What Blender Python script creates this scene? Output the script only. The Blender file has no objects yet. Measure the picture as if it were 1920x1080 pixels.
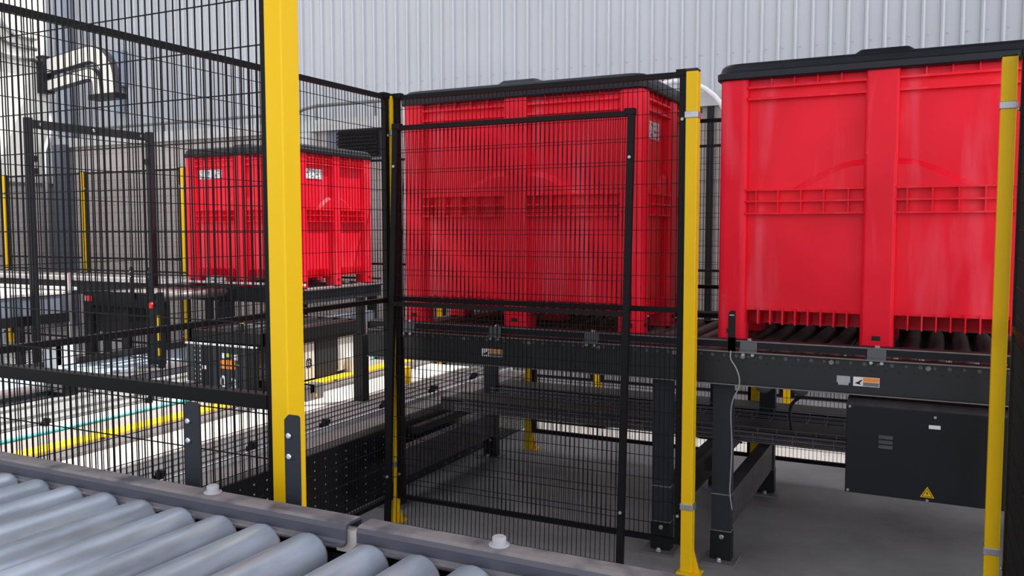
import bpy, bmesh, math, random
from mathutils import Vector, Matrix
random.seed(7)
PI = math.pi
S = bpy.context.scene
COL = S.collection

# ------------------------------------------------------------------ camera
H = 1.507; F = 1613.4; YAW = -0.463971; PITCH = 0.0688836; ROLL = 0.0012395
cd = bpy.data.cameras.new('camera'); cam = bpy.data.objects.new('camera', cd); COL.objects.link(cam)
cd.sensor_width = 36; cd.lens = F/1920*36; cd.clip_start = 0.05; cd.clip_end = 200
fwd = Vector((math.sin(YAW)*math.cos(PITCH), math.cos(YAW)*math.cos(PITCH), -math.sin(PITCH)))
rt = Vector((math.cos(YAW), -math.sin(YAW), 0)); dn = fwd.cross(rt)
r2 = math.cos(ROLL)*rt+math.sin(ROLL)*dn; d2 = -math.sin(ROLL)*rt+math.cos(ROLL)*dn
m = Matrix((r2, -d2, -fwd)).transposed().to_4x4(); m.translation = Vector((0, 0, H)); cam.matrix_world = m
S.camera = cam

# ------------------------------------------------------------------ world, sun, exposure
w = bpy.data.worlds.new('sky'); S.world = w; w.use_nodes = True
bg = w.node_tree.nodes['Background']; bg.inputs[0].default_value = (0.90, 0.93, 1.0, 1); bg.inputs[1].default_value = 1.0
_n = w.node_tree.nodes; _l = w.node_tree.links       # the sky is brighter on the sun's side
_tc = _n.new('ShaderNodeTexCoord'); _sp = _n.new('ShaderNodeSeparateXYZ'); _mr = _n.new('ShaderNodeMapRange')
_mr.inputs['From Min'].default_value = -1; _mr.inputs['From Max'].default_value = 1
_mr.inputs['To Min'].default_value = 0.55; _mr.inputs['To Max'].default_value = 1.75
_l.new(_tc.outputs['Generated'], _sp.inputs[0]); _l.new(_sp.outputs['X'], _mr.inputs['Value']); _l.new(_mr.outputs[0], bg.inputs[1])
sd = bpy.data.lights.new('sun', 'SUN'); sun = bpy.data.objects.new('sun', sd); COL.objects.link(sun)
sd.energy = 5.2; sd.angle = 0.009; sd.color = (1.0, 0.94, 0.86)
sun.rotation_euler = Vector((0.29, 0.36, 0.87)).to_track_quat('Z', 'Y').to_euler()
vs = S.view_settings; vs.view_transform = 'Standard'; vs.look = 'None'; vs.gamma = 1; vs.use_curve_mapping = False
vs.exposure = 0.6

# ------------------------------------------------------------------ materials
def mat(name, col, rough=.5, metal=0.0, noise=0.0, nscale=8.0, bump=0.0, stretch=(1, 1, 1), spec=.5):
    M = bpy.data.materials.new(name); M.use_nodes = True; nt = M.node_tree; N = nt.nodes; L = nt.links
    b = N['Principled BSDF']; b.inputs['Base Color'].default_value = (*col, 1)
    b.inputs['Roughness'].default_value = rough; b.inputs['Metallic'].default_value = metal
    b.inputs['Specular IOR Level'].default_value = spec
    if noise or bump:
        tc = N.new('ShaderNodeTexCoord'); mp = N.new('ShaderNodeMapping'); mp.inputs['Scale'].default_value = stretch
        no = N.new('ShaderNodeTexNoise'); no.inputs['Scale'].default_value = nscale; no.inputs['Detail'].default_value = 6
        L.new(tc.outputs['Object'], mp.inputs['Vector']); L.new(mp.outputs[0], no.inputs['Vector'])
        if noise:
            rp = N.new('ShaderNodeValToRGB'); rp.color_ramp.elements[0].position = .3; rp.color_ramp.elements[1].position = .7
            rp.color_ramp.elements[0].color = (*[c*(1-noise) for c in col], 1)
            rp.color_ramp.elements[1].color = (*[min(1, c*(1+noise)) for c in col], 1)
            L.new(no.outputs[0], rp.inputs[0]); L.new(rp.outputs[0], b.inputs['Base Color'])
        if bump:
            bu = N.new('ShaderNodeBump'); bu.inputs['Strength'].default_value = bump; bu.inputs['Distance'].default_value = .01
            L.new(no.outputs[0], bu.inputs['Height']); L.new(bu.outputs[0], b.inputs['Normal'])
    return M

BLACK = mat('black powder coated steel', (.007, .007, .008), .45, spec=.25)
FRAME = mat('black fence frame', (.006, .0055, .006), .5, spec=.16)
BEAM = mat('anthracite painted steel', (.009, .010, .0125), .5, noise=.15, nscale=3, spec=.25)
BEAM2 = mat('slate painted steel', (.020, .023, .030), .5, noise=.15, nscale=4, spec=.3)
BRKT = mat('grey zinc bracket', (.10, .105, .115), .5, noise=.1)
EDGE = mat('pale edge line', (.17, .155, .15), .6, noise=.2, nscale=20)  # light grey edges; along the beam flanges they paint the highlight line
DUSTY = mat('dusty dark steel', (.050, .044, .048), .6, noise=.35, nscale=14)
YEL = mat('yellow powder coat', (.79, .48, .003), .42, noise=.04, nscale=2, spec=.22)
YELBUS = mat('yellow bus bar plastic', (.85, .52, .01), .45)
GALV = mat('galvanised steel', (.42, .43, .45), .38, .75, noise=.15, nscale=20)
ALU = mat('bright aluminium', (.75, .75, .76), .28, .9)
PALE = mat('pale grey paint', (.55, .56, .56), .5, noise=.08)
MIDG = mat('mid grey steel', (.17, .16, .165), .5, .3, noise=.2, nscale=6)
LID = mat('black plastic lid', (.009, .010, .015), .42, noise=.15, nscale=5, spec=.3)
WHITE = mat('white paper', (.75, .75, .76), .6)
RUBBER = mat('black rubber', (.012, .012, .013), .6)
CREAM = mat('cream cladding', (.74, .72, .66), .6, noise=.05, nscale=2)
BLUEG = mat('blue grey steel', (.13, .15, .19), .5)
TEAL = mat('teal cable', (.10, .62, .62), .4)
ORANGE = mat('orange label', (.9, .25, .01), .5)
REDP = mat('red plastic', (.8, .02, .02), .4)
GREENL = mat('green lens', (.35, .6, .02), .4)
CABLE = mat('grey cable', (.30, .29, .30), .5)
BROWN = mat('brown dusty tray', (.060, .050, .047), .65, noise=.3, nscale=10)
CONC = mat('pale concrete strip', (.56, .51, .475), .8, noise=.10, nscale=9)
LEDGE = mat('ledge flashing', (.45, .45, .46), .45, .2, noise=.08)
DARKHOLE = mat('dark opening', (.006, .006, .007), .7)
CANOPY = mat('added shade sheet', (.30, .31, .33), .6)
BLUEP = mat('light blue plate', (.42, .50, .58), .45, .3, noise=.1, nscale=20)

def roller_mat():
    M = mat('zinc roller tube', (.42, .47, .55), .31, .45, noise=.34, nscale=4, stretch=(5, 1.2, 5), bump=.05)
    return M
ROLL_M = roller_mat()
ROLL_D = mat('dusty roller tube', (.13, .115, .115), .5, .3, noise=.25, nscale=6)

def bin_mat():
    M = bpy.data.materials.new('scuffed red plastic'); M.use_nodes = True; nt = M.node_tree; N = nt.nodes; L = nt.links
    b = N['Principled BSDF']; b.inputs['Roughness'].default_value = .42; b.inputs['Specular IOR Level'].default_value = .22
    tc = N.new('ShaderNodeTexCoord')
    n1 = N.new('ShaderNodeTexNoise'); n1.inputs['Scale'].default_value = 2.2; n1.inputs['Detail'].default_value = 3
    r1 = N.new('ShaderNodeValToRGB'); r1.color_ramp.elements[0].color = (.80, .004, .022, 1); r1.color_ramp.elements[1].color = (.95, .008, .032, 1)
    r1.color_ramp.elements[0].position = .35; r1.color_ramp.elements[1].position = .65
    # diagonal worn streaks, pinkish
    mp = N.new('ShaderNodeMapping'); mp.inputs['Rotation'].default_value = (0, .62, 0); mp.inputs['Scale'].default_value = (6, 6, .8)
    n2 = N.new('ShaderNodeTexNoise'); n2.inputs['Scale'].default_value = 1.6; n2.inputs['Detail'].default_value = 5; n2.inputs['Distortion'].default_value = .4
    r2_ = N.new('ShaderNodeValToRGB'); r2_.color_ramp.elements[0].position = .54; r2_.color_ramp.elements[1].position = .80
    r2_.color_ramp.elements[1].color = (.42, .42, .42, 1)
    mx = N.new('ShaderNodeMix'); mx.data_type = 'RGBA'; mx.inputs['B'].default_value = (.90, .16, .22, 1)
    L.new(tc.outputs['Object'], n1.inputs['Vector']); L.new(n1.outputs[0], r1.inputs[0])
    L.new(tc.outputs['Object'], mp.inputs['Vector']); L.new(mp.outputs[0], n2.inputs['Vector']); L.new(n2.outputs[0], r2_.inputs[0])
    L.new(r2_.outputs[0], mx.inputs['Factor']); L.new(r1.outputs[0], mx.inputs['A']); L.new(mx.outputs['Result'], b.inputs['Base Color'])
    n3 = N.new('ShaderNodeTexNoise'); n3.inputs['Scale'].default_value = 3.0; n3.inputs['Detail'].default_value = 1
    bu = N.new('ShaderNodeBump'); bu.inputs['Strength'].default_value = .5; bu.inputs['Distance'].default_value = .03
    L.new(tc.outputs['Object'], n3.inputs['Vector']); L.new(n3.outputs[0], bu.inputs['Height']); L.new(bu.outputs[0], b.inputs['Normal'])
    return M
RED = bin_mat()

def floor_mat():
    M = bpy.data.materials.new('worn concrete floor'); M.use_nodes = True; nt = M.node_tree; N = nt.nodes; L = nt.links
    b = N['Principled BSDF']; b.inputs['Roughness'].default_value = .55
    tc = N.new('ShaderNodeTexCoord')
    n1 = N.new('ShaderNodeTexNoise'); n1.inputs['Scale'].default_value = .9; n1.inputs['Detail'].default_value = 8; n1.inputs['Roughness'].default_value = .65
    r1 = N.new('ShaderNodeValToRGB'); r1.color_ramp.elements[0].position = .33; r1.color_ramp.elements[1].position = .68
    r1.color_ramp.elements[0].color = (.150, .140, .138, 1); r1.color_ramp.elements[1].color = (.315, .305, .31, 1)
    n2 = N.new('ShaderNodeTexNoise'); n2.inputs['Scale'].default_value = 40; n2.inputs['Detail'].default_value = 3
    bu = N.new('ShaderNodeBump'); bu.inputs['Strength'].default_value = .15; bu.inputs['Distance'].default_value = .004
    L.new(tc.outputs['Object'], n1.inputs['Vector']); L.new(n1.outputs[0], r1.inputs[0]); L.new(r1.outputs[0], b.inputs['Base Color'])
    L.new(tc.outputs['Object'], n2.inputs['Vector']); L.new(n2.outputs[0], bu.inputs['Height']); L.new(bu.outputs[0], b.inputs['Normal'])
    return M
FLOOR = floor_mat()

def block_mat():
    M = bpy.data.materials.new('taupe block wall'); M.use_nodes = True; nt = M.node_tree; N = nt.nodes; L = nt.links
    b = N['Principled BSDF']; b.inputs['Roughness'].default_value = .85
    tc = N.new('ShaderNodeTexCoord'); mp = N.new('ShaderNodeMapping'); mp.inputs['Rotation'].default_value = (PI/2, 0, 0)
    br = N.new('ShaderNodeTexBrick'); br.inputs['Scale'].default_value = 1; br.inputs['Brick Width'].default_value = .44; br.inputs['Row Height'].default_value = .22
    br.inputs['Mortar Size'].default_value = .006; br.inputs['Color1'].default_value = (.40, .355, .345, 1); br.inputs['Color2'].default_value = (.44, .395, .385, 1)
    br.inputs['Mortar'].default_value = (.33, .30, .29, 1)
    L.new(tc.outputs['Object'], mp.inputs['Vector']); L.new(mp.outputs[0], br.inputs['Vector']); L.new(br.outputs[0], b.inputs['Base Color'])
    return M
BLOCK = block_mat()
CLAD = mat('silver grey corrugated cladding', (.44, .45, .475), .42, .12, noise=.03, nscale=1.2)

def dots_mat(name, base, dot, sx, sz, rad, rough, axis='x'):
    """sheet with rows of small dots painted for holes"""
    M = bpy.data.materials.new(name); M.use_nodes = True; nt = M.node_tree; N = nt.nodes; L = nt.links
    b = N['Principled BSDF']; b.inputs['Roughness'].default_value = rough
    tc = N.new('ShaderNodeTexCoord'); sp = N.new('ShaderNodeSeparateXYZ'); L.new(tc.outputs['Object'], sp.inputs[0])
    def cell(out, s):
        a = N.new('ShaderNodeMath'); a.operation = 'DIVIDE'; a.inputs[1].default_value = s; L.new(out, a.inputs[0])
        f = N.new('ShaderNodeMath'); f.operation = 'FRACT'; L.new(a.outputs[0], f.inputs[0])
        c = N.new('ShaderNodeMath'); c.operation = 'SUBTRACT'; c.inputs[1].default_value = .5; L.new(f.outputs[0], c.inputs[0])
        d = N.new('ShaderNodeMath'); d.operation = 'MULTIPLY'; d.inputs[1].default_value = s; L.new(c.outputs[0], d.inputs[0])
        e = N.new('ShaderNodeMath'); e.operation = 'POWER'; e.inputs[1].default_value = 2; L.new(d.outputs[0], e.inputs[0]); return e
    u = cell(sp.outputs['Y' if axis == 'x' else 'X'], sx); v = cell(sp.outputs['Z'], sz)
    ad = N.new('ShaderNodeMath'); ad.operation = 'ADD'; L.new(u.outputs[0], ad.inputs[0]); L.new(v.outputs[0], ad.inputs[1])
    lt = N.new('ShaderNodeMath'); lt.operation = 'LESS_THAN'; lt.inputs[1].default_value = rad*rad; L.new(ad.outputs[0], lt.inputs[0])
    mx = N.new('ShaderNodeMix'); mx.data_type = 'RGBA'; mx.inputs['A'].default_value = (*base, 1); mx.inputs['B'].default_value = (*dot, 1)
    L.new(lt.outputs[0], mx.inputs['Factor']); L.new(mx.outputs['Result'], b.inputs['Base Color'])
    return M
PERF = dots_mat('perforated dark plate', (.012, .013, .016), (.45, .45, .46), .085, .045, .0045, .22)  # pale dots paint the light showing through the holes
PERFB = dots_mat('perforated light plate', (.30, .38, .47), (.75, .78, .8), .06, .05, .008, .45)

def print_mat(name, axis):
    M = bpy.data.materials.new(name); M.use_nodes = True; nt = M.node_tree; N = nt.nodes; L = nt.links
    b = N['Principled BSDF']; b.inputs['Roughness'].default_value = .6
    tc = N.new('ShaderNodeTexCoord'); mp = N.new('ShaderNodeMapping'); mp.inputs['Scale'].default_value = (30, 30, 60)
    no = N.new('ShaderNodeTexNoise'); no.inputs['Scale'].default_value = 1.0; no.inputs['Detail'].default_value = 2
    r = N.new('ShaderNodeValToRGB'); r.color_ramp.interpolation = 'CONSTANT'
    r.color_ramp.elements[0].color = (.66, .66, .67, 1); r.color_ramp.elements[1].color = (.16, .16, .17, 1); r.color_ramp.elements[1].position = .56
    L.new(tc.outputs['Object'], mp.inputs['Vector']); L.new(mp.outputs[0], no.inputs['Vector']); L.new(no.outputs[0], r.inputs[0]); L.new(r.outputs[0], b.inputs['Base Color'])
    return M
BEAMH = dots_mat('anthracite beam with punched holes', (.0095, .0105, .013), (.002, .002, .002), .052, .16818, .0062, .5, 'y')
PRINT = print_mat('printed label', 'x')

def smooth(P, n=5):
    P = [Vector(p) for p in P]; out = []
    for i in range(len(P)-1):
        a, b, c, d = P[max(i-1, 0)], P[i], P[i+1], P[min(i+2, len(P)-1)]
        for k in range(n):
            t = k/n; out.append(.5*((2*b)+(c-a)*t+(2*a-5*b+4*c-d)*t*t+(3*b-a-3*c+d)*t**3))
    return out+[P[-1]]
# ------------------------------------------------------------------ mesh helpers
class MB:
    """collects shapes into one mesh object"""
    def __init__(s): s.bm = bmesh.new(); s.mi = 0
    def _mi(s, faces):
        for f in faces: f.material_index = s.mi
    def box(s, x0, x1, y0, y1, z0, z1):
        v = [s.bm.verts.new((x, y, z)) for x in (x0, x1) for y in (y0, y1) for z in (z0, z1)]
        fs = [s.bm.faces.new([v[i] for i in q]) for q in ((0, 1, 3, 2), (4, 6, 7, 5), (0, 4, 5, 1), (2, 3, 7, 6), (0, 2, 6, 4), (1, 5, 7, 3))]
        s._mi(fs); return s
    def taper(s, a, b, z0, z1):
        """a,b = (x0,x1,y0,y1) rectangles at z0 and z1"""
        v = [s.bm.verts.new(p) for (r, z) in ((a, z0), (b, z1)) for p in ((r[0], r[2], z), (r[1], r[2], z), (r[1], r[3], z), (r[0], r[3], z))]
        fs = [s.bm.faces.new([v[i] for i in q]) for q in ((3, 2, 1, 0), (4, 5, 6, 7), (0, 1, 5, 4), (1, 2, 6, 5), (2, 3, 7, 6), (3, 0, 4, 7))]
        s._mi(fs); return s
    def prism(s, pts, n0, n1, axis):
        """polygon pts extruded along axis ('x','y','z') from n0 to n1"""
        def P(a, b, n): return {'x': (n, a, b), 'y': (a, n, b), 'z': (a, b, n)}[axis]
        A = [s.bm.verts.new(P(a, b, n0)) for a, b in pts]; B = [s.bm.verts.new(P(a, b, n1)) for a, b in pts]
        fs = [s.bm.faces.new(A), s.bm.faces.new(B[::-1])]; k = len(pts)
        for i in range(k): fs.append(s.bm.faces.new((A[i], B[i], B[(i+1) % k], A[(i+1) % k])))
        s._mi(fs); return s
    def bar(s, p, q, r, n=4, tw=PI/4):
        p = Vector(p); q = Vector(q); d = (q-p).normalized(); u = d.orthogonal().normalized()
        if abs(d.z) > .9: u = Vector((1, 0, 0))
        elif abs(d.x) > .9 or abs(d.y) > .9: u = Vector((0, 0, 1))
        v = d.cross(u)
        R = [[s.bm.verts.new(c+(u*math.cos(tw+2*PI*i/n)+v*math.sin(tw+2*PI*i/n))*r) for i in range(n)] for c in (p, q)]
        fs = [s.bm.faces.new((R[0][i], R[0][(i+1) % n], R[1][(i+1) % n], R[1][i])) for i in range(n)]
        fs += [s.bm.faces.new(R[0][::-1]), s.bm.faces.new(R[1])]
        if n > 6:
            for f in fs[:n]: f.smooth = True
        s._mi(fs); return s
    def tube(s, path, r, n=8, wv=None):
        """round tube along a path; wv makes it a flat strap (half width)"""
        P = [Vector(p) for p in path]; rings = []; up = None
        for i, c in enumerate(P):
            t = ((P[i+1] if i+1 < len(P) else c)-(P[i-1] if i else c)).normalized()
            if up is None: up = t.orthogonal().normalized()
            up = (up-t*up.dot(t)).normalized(); sd_ = t.cross(up)
            rings.append([s.bm.verts.new(c+up*math.cos(2*PI*k/n)*r+sd_*math.sin(2*PI*k/n)*r) for k in range(n)])
        fs = []
        for a, b in zip(rings, rings[1:]):
            for k in range(n):
                f = s.bm.faces.new((a[k], a[(k+1) % n], b[(k+1) % n], b[k])); f.smooth = True; fs.append(f)
        fs += [s.bm.faces.new(rings[0][::-1]), s.bm.faces.new(rings[-1])]
        s._mi(fs); return s
    def lathe(s, prof, axis, c, n=20):
        """prof: (along, radius) pairs, around axis through c"""
        rings = []
        for a, r in prof:
            ring = []
            for k in range(n):
                u, v = r*math.cos(2*PI*k/n), r*math.sin(2*PI*k/n)
                o = {'x': (a, u, v), 'y': (u, a, v), 'z': (u, v, a)}[axis]
                ring.append(s.bm.verts.new((c[0]+o[0], c[1]+o[1], c[2]+o[2])))
            rings.append(ring)
        fs = []
        for A, B in zip(rings, rings[1:]):
            for k in range(n):
                f = s.bm.faces.new((A[k], A[(k+1) % n], B[(k+1) % n], B[k])); f.smooth = True; fs.append(f)
        fs += [s.bm.faces.new(rings[0]), s.bm.faces.new(rings[-1][::-1])]
        s._mi(fs); return s
    def build(s, name, mats, parent=None, bevel=0, loc=None, rot=None):
        bmesh.ops.recalc_face_normals(s.bm, faces=s.bm.faces)
        me = bpy.data.meshes.new(name); s.bm.to_mesh(me); s.bm.free()
        for m_ in (mats if isinstance(mats, (list, tuple)) else [mats]): me.materials.append(m_)
        o = bpy.data.objects.new(name, me); COL.objects.link(o)
        if parent: o.parent = parent
        if bevel:
            b = o.modifiers.new('bevel', 'BEVEL'); b.width = bevel; b.segments = 2; b.limit_method = 'ANGLE'; b.harden_normals = False
        if loc: o.location = loc
        if rot: o.rotation_euler = rot
        return o

def tag(o, label=None, cat=None, group=None, kind=None):
    if label: o['label'] = label
    if cat: o['category'] = cat
    if group: o['group'] = group
    if kind: o['kind'] = kind
    return o
def thing(name, loc, label, cat, group=None, rz=0):
    o = bpy.data.objects.new(name, None); o.empty_display_size = .1; COL.objects.link(o); o.location = loc; o.rotation_euler = (0, 0, rz)
    return tag(o, label, cat, group)
def copy_tree(o, parent=None):
    c = o.copy(); COL.objects.link(c); c.parent = parent
    for ch in list(o.children): copy_tree(ch, c)
    return c
def one(name, mb, mats, label, cat, group=None, bevel=0):
    return tag(mb.build(name, mats, bevel=bevel), label, cat, group)
def text_mesh(name, txt, size, loc, rot, material, parent, squash=1.0):
    cu = bpy.data.curves.new(name, 'FONT'); cu.body = txt; cu.size = size; cu.extrude = .0008; cu.offset = .0025; cu.align_x = 'CENTER'; cu.align_y = 'CENTER'
    tmp = bpy.data.objects.new('tmp', cu); COL.objects.link(tmp); bpy.context.view_layer.update()
    me = bpy.data.meshes.new_from_object(tmp.evaluated_get(bpy.context.evaluated_depsgraph_get()))
    bpy.data.objects.remove(tmp); bpy.data.curves.remove(cu)
    me.materials.clear(); me.materials.append(material)
    o = bpy.data.objects.new(name, me); COL.objects.link(o); o.location = loc; o.rotation_euler = rot; o.scale = (squash, 1, 1); o.parent = parent
    return o

# ================================================================== SETTING
tag(MB().box(-22, 8, -5, 16, -.1, 0).build('floor', FLOOR), kind='structure')
# tall corrugated wall, ribs every 190 mm
mb = MB(); pts = []; x = -16.18; YW = 10.5
while x < 7:
    pts += [(x, YW), (x+.118, YW), (x+.130, YW-.034), (x+.148, YW-.044), (x+.166, YW-.034), (x+.178, YW)]
    x += .190
pts += [(7.2, YW), (7.2, YW+.25), (-16.18, YW+.25)]
mb.prism(pts, 2.2, 8.2, 'z')
xs = -16.18+.148+.05
while xs < 7:
    mb.lathe([(-.008, .009), (0, .009)], 'y', (xs, YW, 3.60), 8); xs += .190
tag(mb.build('wall_back', CLAD), kind='structure')
# lower block wall in front of it with flashing
tag(MB().box(-12.55, 6.9, 8.95, 9.25, 0, 2.76).build('wall_rear', BLOCK), kind='structure')
mb = MB().box(-12.55, 6.9, 8.88, 9.28, 2.76, 2.79).box(-12.55, 6.9, 8.88, 8.90, 2.79, 2.90).box(-12.55, 6.9, 8.90, 10.45, 2.88, 2.905)
tag(mb.build('trim_1', LEDGE), kind='structure')
# cream wall at the left, facing the yard, on a grey base
mb = MB(); y = 1.0; pts = []
while y < 8.6:
    pts += [(-12.55, y), (-12.55, y+.30), (-12.562, y+.306), (-12.562, y+.320), (-12.55, y+.326)]; y += .33
pts += [(-12.55, 8.93), (-12.95, 8.93), (-12.95, 1.0)]
mb.prism(pts, 2.22, 8.2, 'z')
tag(mb.build('wall_left', CREAM), kind='structure')
tag(MB().box(-12.95, -12.52, 1.0, 8.93, 0, 2.17).build('wall_side', BLOCK), kind='structure')
tag(MB().box(-12.95, -12.50, 1.0, 8.93, 2.17, 2.22).build('trim_2', MIDG), kind='structure')
# unseen canopy, added and shaped to keep the sun off the conveyors
mb = MB()
mb.box(-1.83, 3.2, -.8, 7.75, 5.0, 5.06)
for yy in (-.7, 1.2, 3.2, 5.2, 7.6): mb.box(-1.83, 3.2, yy, yy+.12, 4.8, 5.0)
tag(mb.build('shade_canopy', CANOPY), kind='structure')

# corner column / big downpipes on the walls
one('steel_column', MB().box(-12.34, -12.08, 8.80, 8.94, 0, 2.80), mat('dark blue grey steel', (.085, .095, .125), .5),
    'blue grey steel column rising at the corner between cream wall and block wall', 'column')
mb = MB().tube([(-12.40, 8.84, 3.3), (-12.40, 8.84, 3.1), (-12.41, 8.82, 2.95), (-12.43, 8.74, 2.7), (-12.43, 8.74, .05)], .045, 10)
one('downpipe', mb, ALU, 'shiny round downpipe running down beside the blue grey column', 'pipe')
one('dark_downpipe', MB().box(-2.205, -2.145, 8.89, 8.945, 0, 2.76), BLACK, 'square black downpipe on the block wall, seen between the two nearer red bins', 'pipe')
one('wall_downpipe', MB().box(-14.22, -14.02, 10.30, 10.456, 2.95, 8.0), mat('pale blue grey paint', (.36, .40, .47), .5), 'pale blue grey square downpipe on the corrugated wall above the corner column', 'pipe')
# pipe along the ledge, with bends
mb = MB().tube([(-12.0, 8.93, 3.02), (-7.6, 8.93, 3.02)], .022, 8)
mb.tube([(-7.6, 8.93, 3.02), (-7.5, 8.93, 3.06), (-7.3, 8.93, 3.09), (-2.60, 8.93, 3.09)], .022, 8)
for k in range(11): mb.box(-11.9+k*.92, -11.88+k*.92, 8.92, 8.94, 2.88, 3.02 if k < 5 else 3.09)
one('ledge_pipe', mb, MIDG, 'thin grey pipe running along the metal ledge of the block wall', 'pipe')
path = [(-2.90, 8.95, 2.85), (-2.80, 8.78, 2.88)]+[(-2.50+.58*math.sin(a), 8.7, 2.42+.58*math.cos(a)) for a in [i*PI/16 for i in range(-2, 8)]]+[(-1.90, 8.80, 2.40), (-1.90, 8.95, 2.35)]
one('pipe_elbow', MB().tube(path, .027, 10), WHITE, 'white curved pipe elbow above the ledge, left of the right hand red bin', 'pipe')
# louvre
t = thing('wall_louvre', (-6.83, 8.95, 2.385), 'black louvred vent with grey surround in the block wall behind the furthest bin', 'vent')
MB().box(-.30, .56, -.012, 0, 0, .375).build('surround', BLUEG, t); MB().box(-.12, .54, -.016, -.012, .02, .37).build('opening', DARKHOLE, t)
mb = MB()
for k in range(7): mb.prism([(-.02-.03, .04+k*.045), (-.02, .075+k*.045), (-.03, .075+k*.045), (-.055, .045+k*.045)], -.12, .50, 'x')
mb.build('slats', BLACK, t)
one('duct_boot', MB().box(-7.75, -7.30, 8.78, 8.94, 2.35, 2.74), PALE, 'pale grey cable boot under the ledge, left of the black louvre', 'duct')
one('wall_switch_box', MB().box(-12.98, -12.58, 10.32, 10.456, 3.95, 4.55).box(-12.84, -12.72, 10.36, 10.456, 3.5, 3.95), mat('blue grey box paint', (.25, .29, .37), .5),
    'blue grey electrical box high on the corrugated wall beside the cream trunking', 'electrical box', bevel=.01)
# cream trunking: two curved ducts
def duct(z, r, w_, label, run):
    t = thing('cable_duct', (-12.40, 8.86, z), label, 'duct', 'cream trunking on the wall')
    P = [(0, 0), (run-.10, .10)]; cx, cz = run, .105-r
    P += [(cx+r*math.sin(a), cz+r*math.cos(a)) for a in [i*PI/2/9 for i in range(0, 10)]]
    P += [(cx+r+.01, 3.50-z)]
    body = MB(); edge = MB()
    for (mbx, h0, h1, y0, y1) in ((body, -w_/2, w_/2, -.06, .06), (edge, w_/2, w_/2+.014, -.062, .062), (edge, -w_/2-.014, -w_/2, -.062, .062)):
        nrm = []
        for i, p in enumerate(P):
            a = P[max(i-1, 0)]; b = P[min(i+1, len(P)-1)]; d = Vector((b[0]-a[0], b[1]-a[1])).normalized(); nrm.append((-d.y, d.x))
        lo = [(p[0]+n[0]*h0, p[1]+n[1]*h0) for p, n in zip(P, nrm)]; hi = [(p[0]+n[0]*h1, p[1]+n[1]*h1) for p, n in zip(P, nrm)]
        for i in range(len(P)-1): mbx.prism([lo[i], lo[i+1], hi[i+1], hi[i]], y0, y1, 'y')
    body.build('duct_body', CREAM, t); edge.build('edge_strip', DUSTY, t)
duct(4.00, .42, .21, 'upper cream cable duct bending down on the corrugated wall', .95)
duct(3.71, .17, .14, 'lower cream cable duct bending down below the wider one', .94)
one('duct_collar', MB().box(-12.548, -12.39, 8.74, 8.925, 3.60, 4.16), BEAM, 'dark collar plate where the cream ducts leave the cream wall', 'plate')
one('duct_end_plate', MB().box(-11.42, -10.84, 8.76, 8.96, 3.42, 3.498), BLACK, 'black end plate under the down-turned cream ducts', 'plate')
for k, (z0, z1, rr, lab, mt) in enumerate(((4.18, 5.2, .035, 'outermost silver conduit sweeping down the cream wall at the left edge', ALU), (4.35, 5.2, .03, 'middle grey conduit sweeping down the cream wall', MIDG), (4.52, 5.2, .045, 'innermost pale conduit curving on the cream wall', PALE))):
    yc = 8.25
    path = [(-12.50, 8.72, z0-.1), (-12.50, yc+.1, z0-.09)]+[(-12.50, yc-.42*math.sin(a), z0+.33-.42*math.cos(a)) for a in [i*PI/2/8 for i in range(9)]]+[(-12.50, yc-.42, 7)]
    path = [(p[0], p[1]+k*.12 if i > 1 else p[1], p[2]) for i, p in enumerate(path)]
    one('conduit', MB().tube(path, rr, 8), mt, lab, 'pipe', 'conduits on the cream wall')

# ================================================================== FENCES
def make_panel_parts(root, wdt, z0, z1, mid, pitch=.0223, zoff=0.0, st=.030, rl=.022, dp=.022, wire=.0018):
    f = MB().box(0, st, -dp/2, dp/2, z0, z1).box(wdt-st, wdt, -dp/2, dp/2, z0, z1)
    f.box(st, wdt-st, -dp/2, dp/2, z0, z0+rl).box(st, wdt-st, -dp/2, dp/2, z1-rl, z1)
    f.box(-.002, st+.015, -dp/2-.004, dp/2+.004, z1-.016, z1+.010).box(wdt-st-.015, wdt+.002, -dp/2-.004, dp/2+.004, z1-.016, z1+.010)
    f.build('frame', FRAME, root)
    if mid: MB().box(st, wdt-st, -dp/2-.002, dp/2+.002, mid-rl, mid).build('mid_rail', FRAME, root)
    m_ = MB(); x = st+pitch*.6
    while x < wdt-st: m_.bar((x, 0, z0+.005), (x, 0, z1-.005), wire, 4); x += pitch
    z = math.ceil((z0+.03)*10)/10+zoff
    while z < z1-.015: m_.bar((.01, -.003, z), (wdt-.01, -.003, z), wire, 4); z += .1
    m_.build('wire_mesh', FRAME, root)
    for zz in (.25, z1-.20):
        for xx in (st/2, wdt-st/2): MB().lathe([(-dp/2-.008, .007), (-dp/2, .007)], 'y', (xx, 0, zz), 8).build('clamp_bolt', GALV, root)
def panel(loc, rz, wdt, label, z0=.12, z1=2.17, mid=1.16, group='black mesh fence panels', **k):
    r = thing('mesh_fence', loc, label, 'fence panel', group, rz); make_panel_parts(r, wdt, z0, z1, mid, **k); return r
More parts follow.
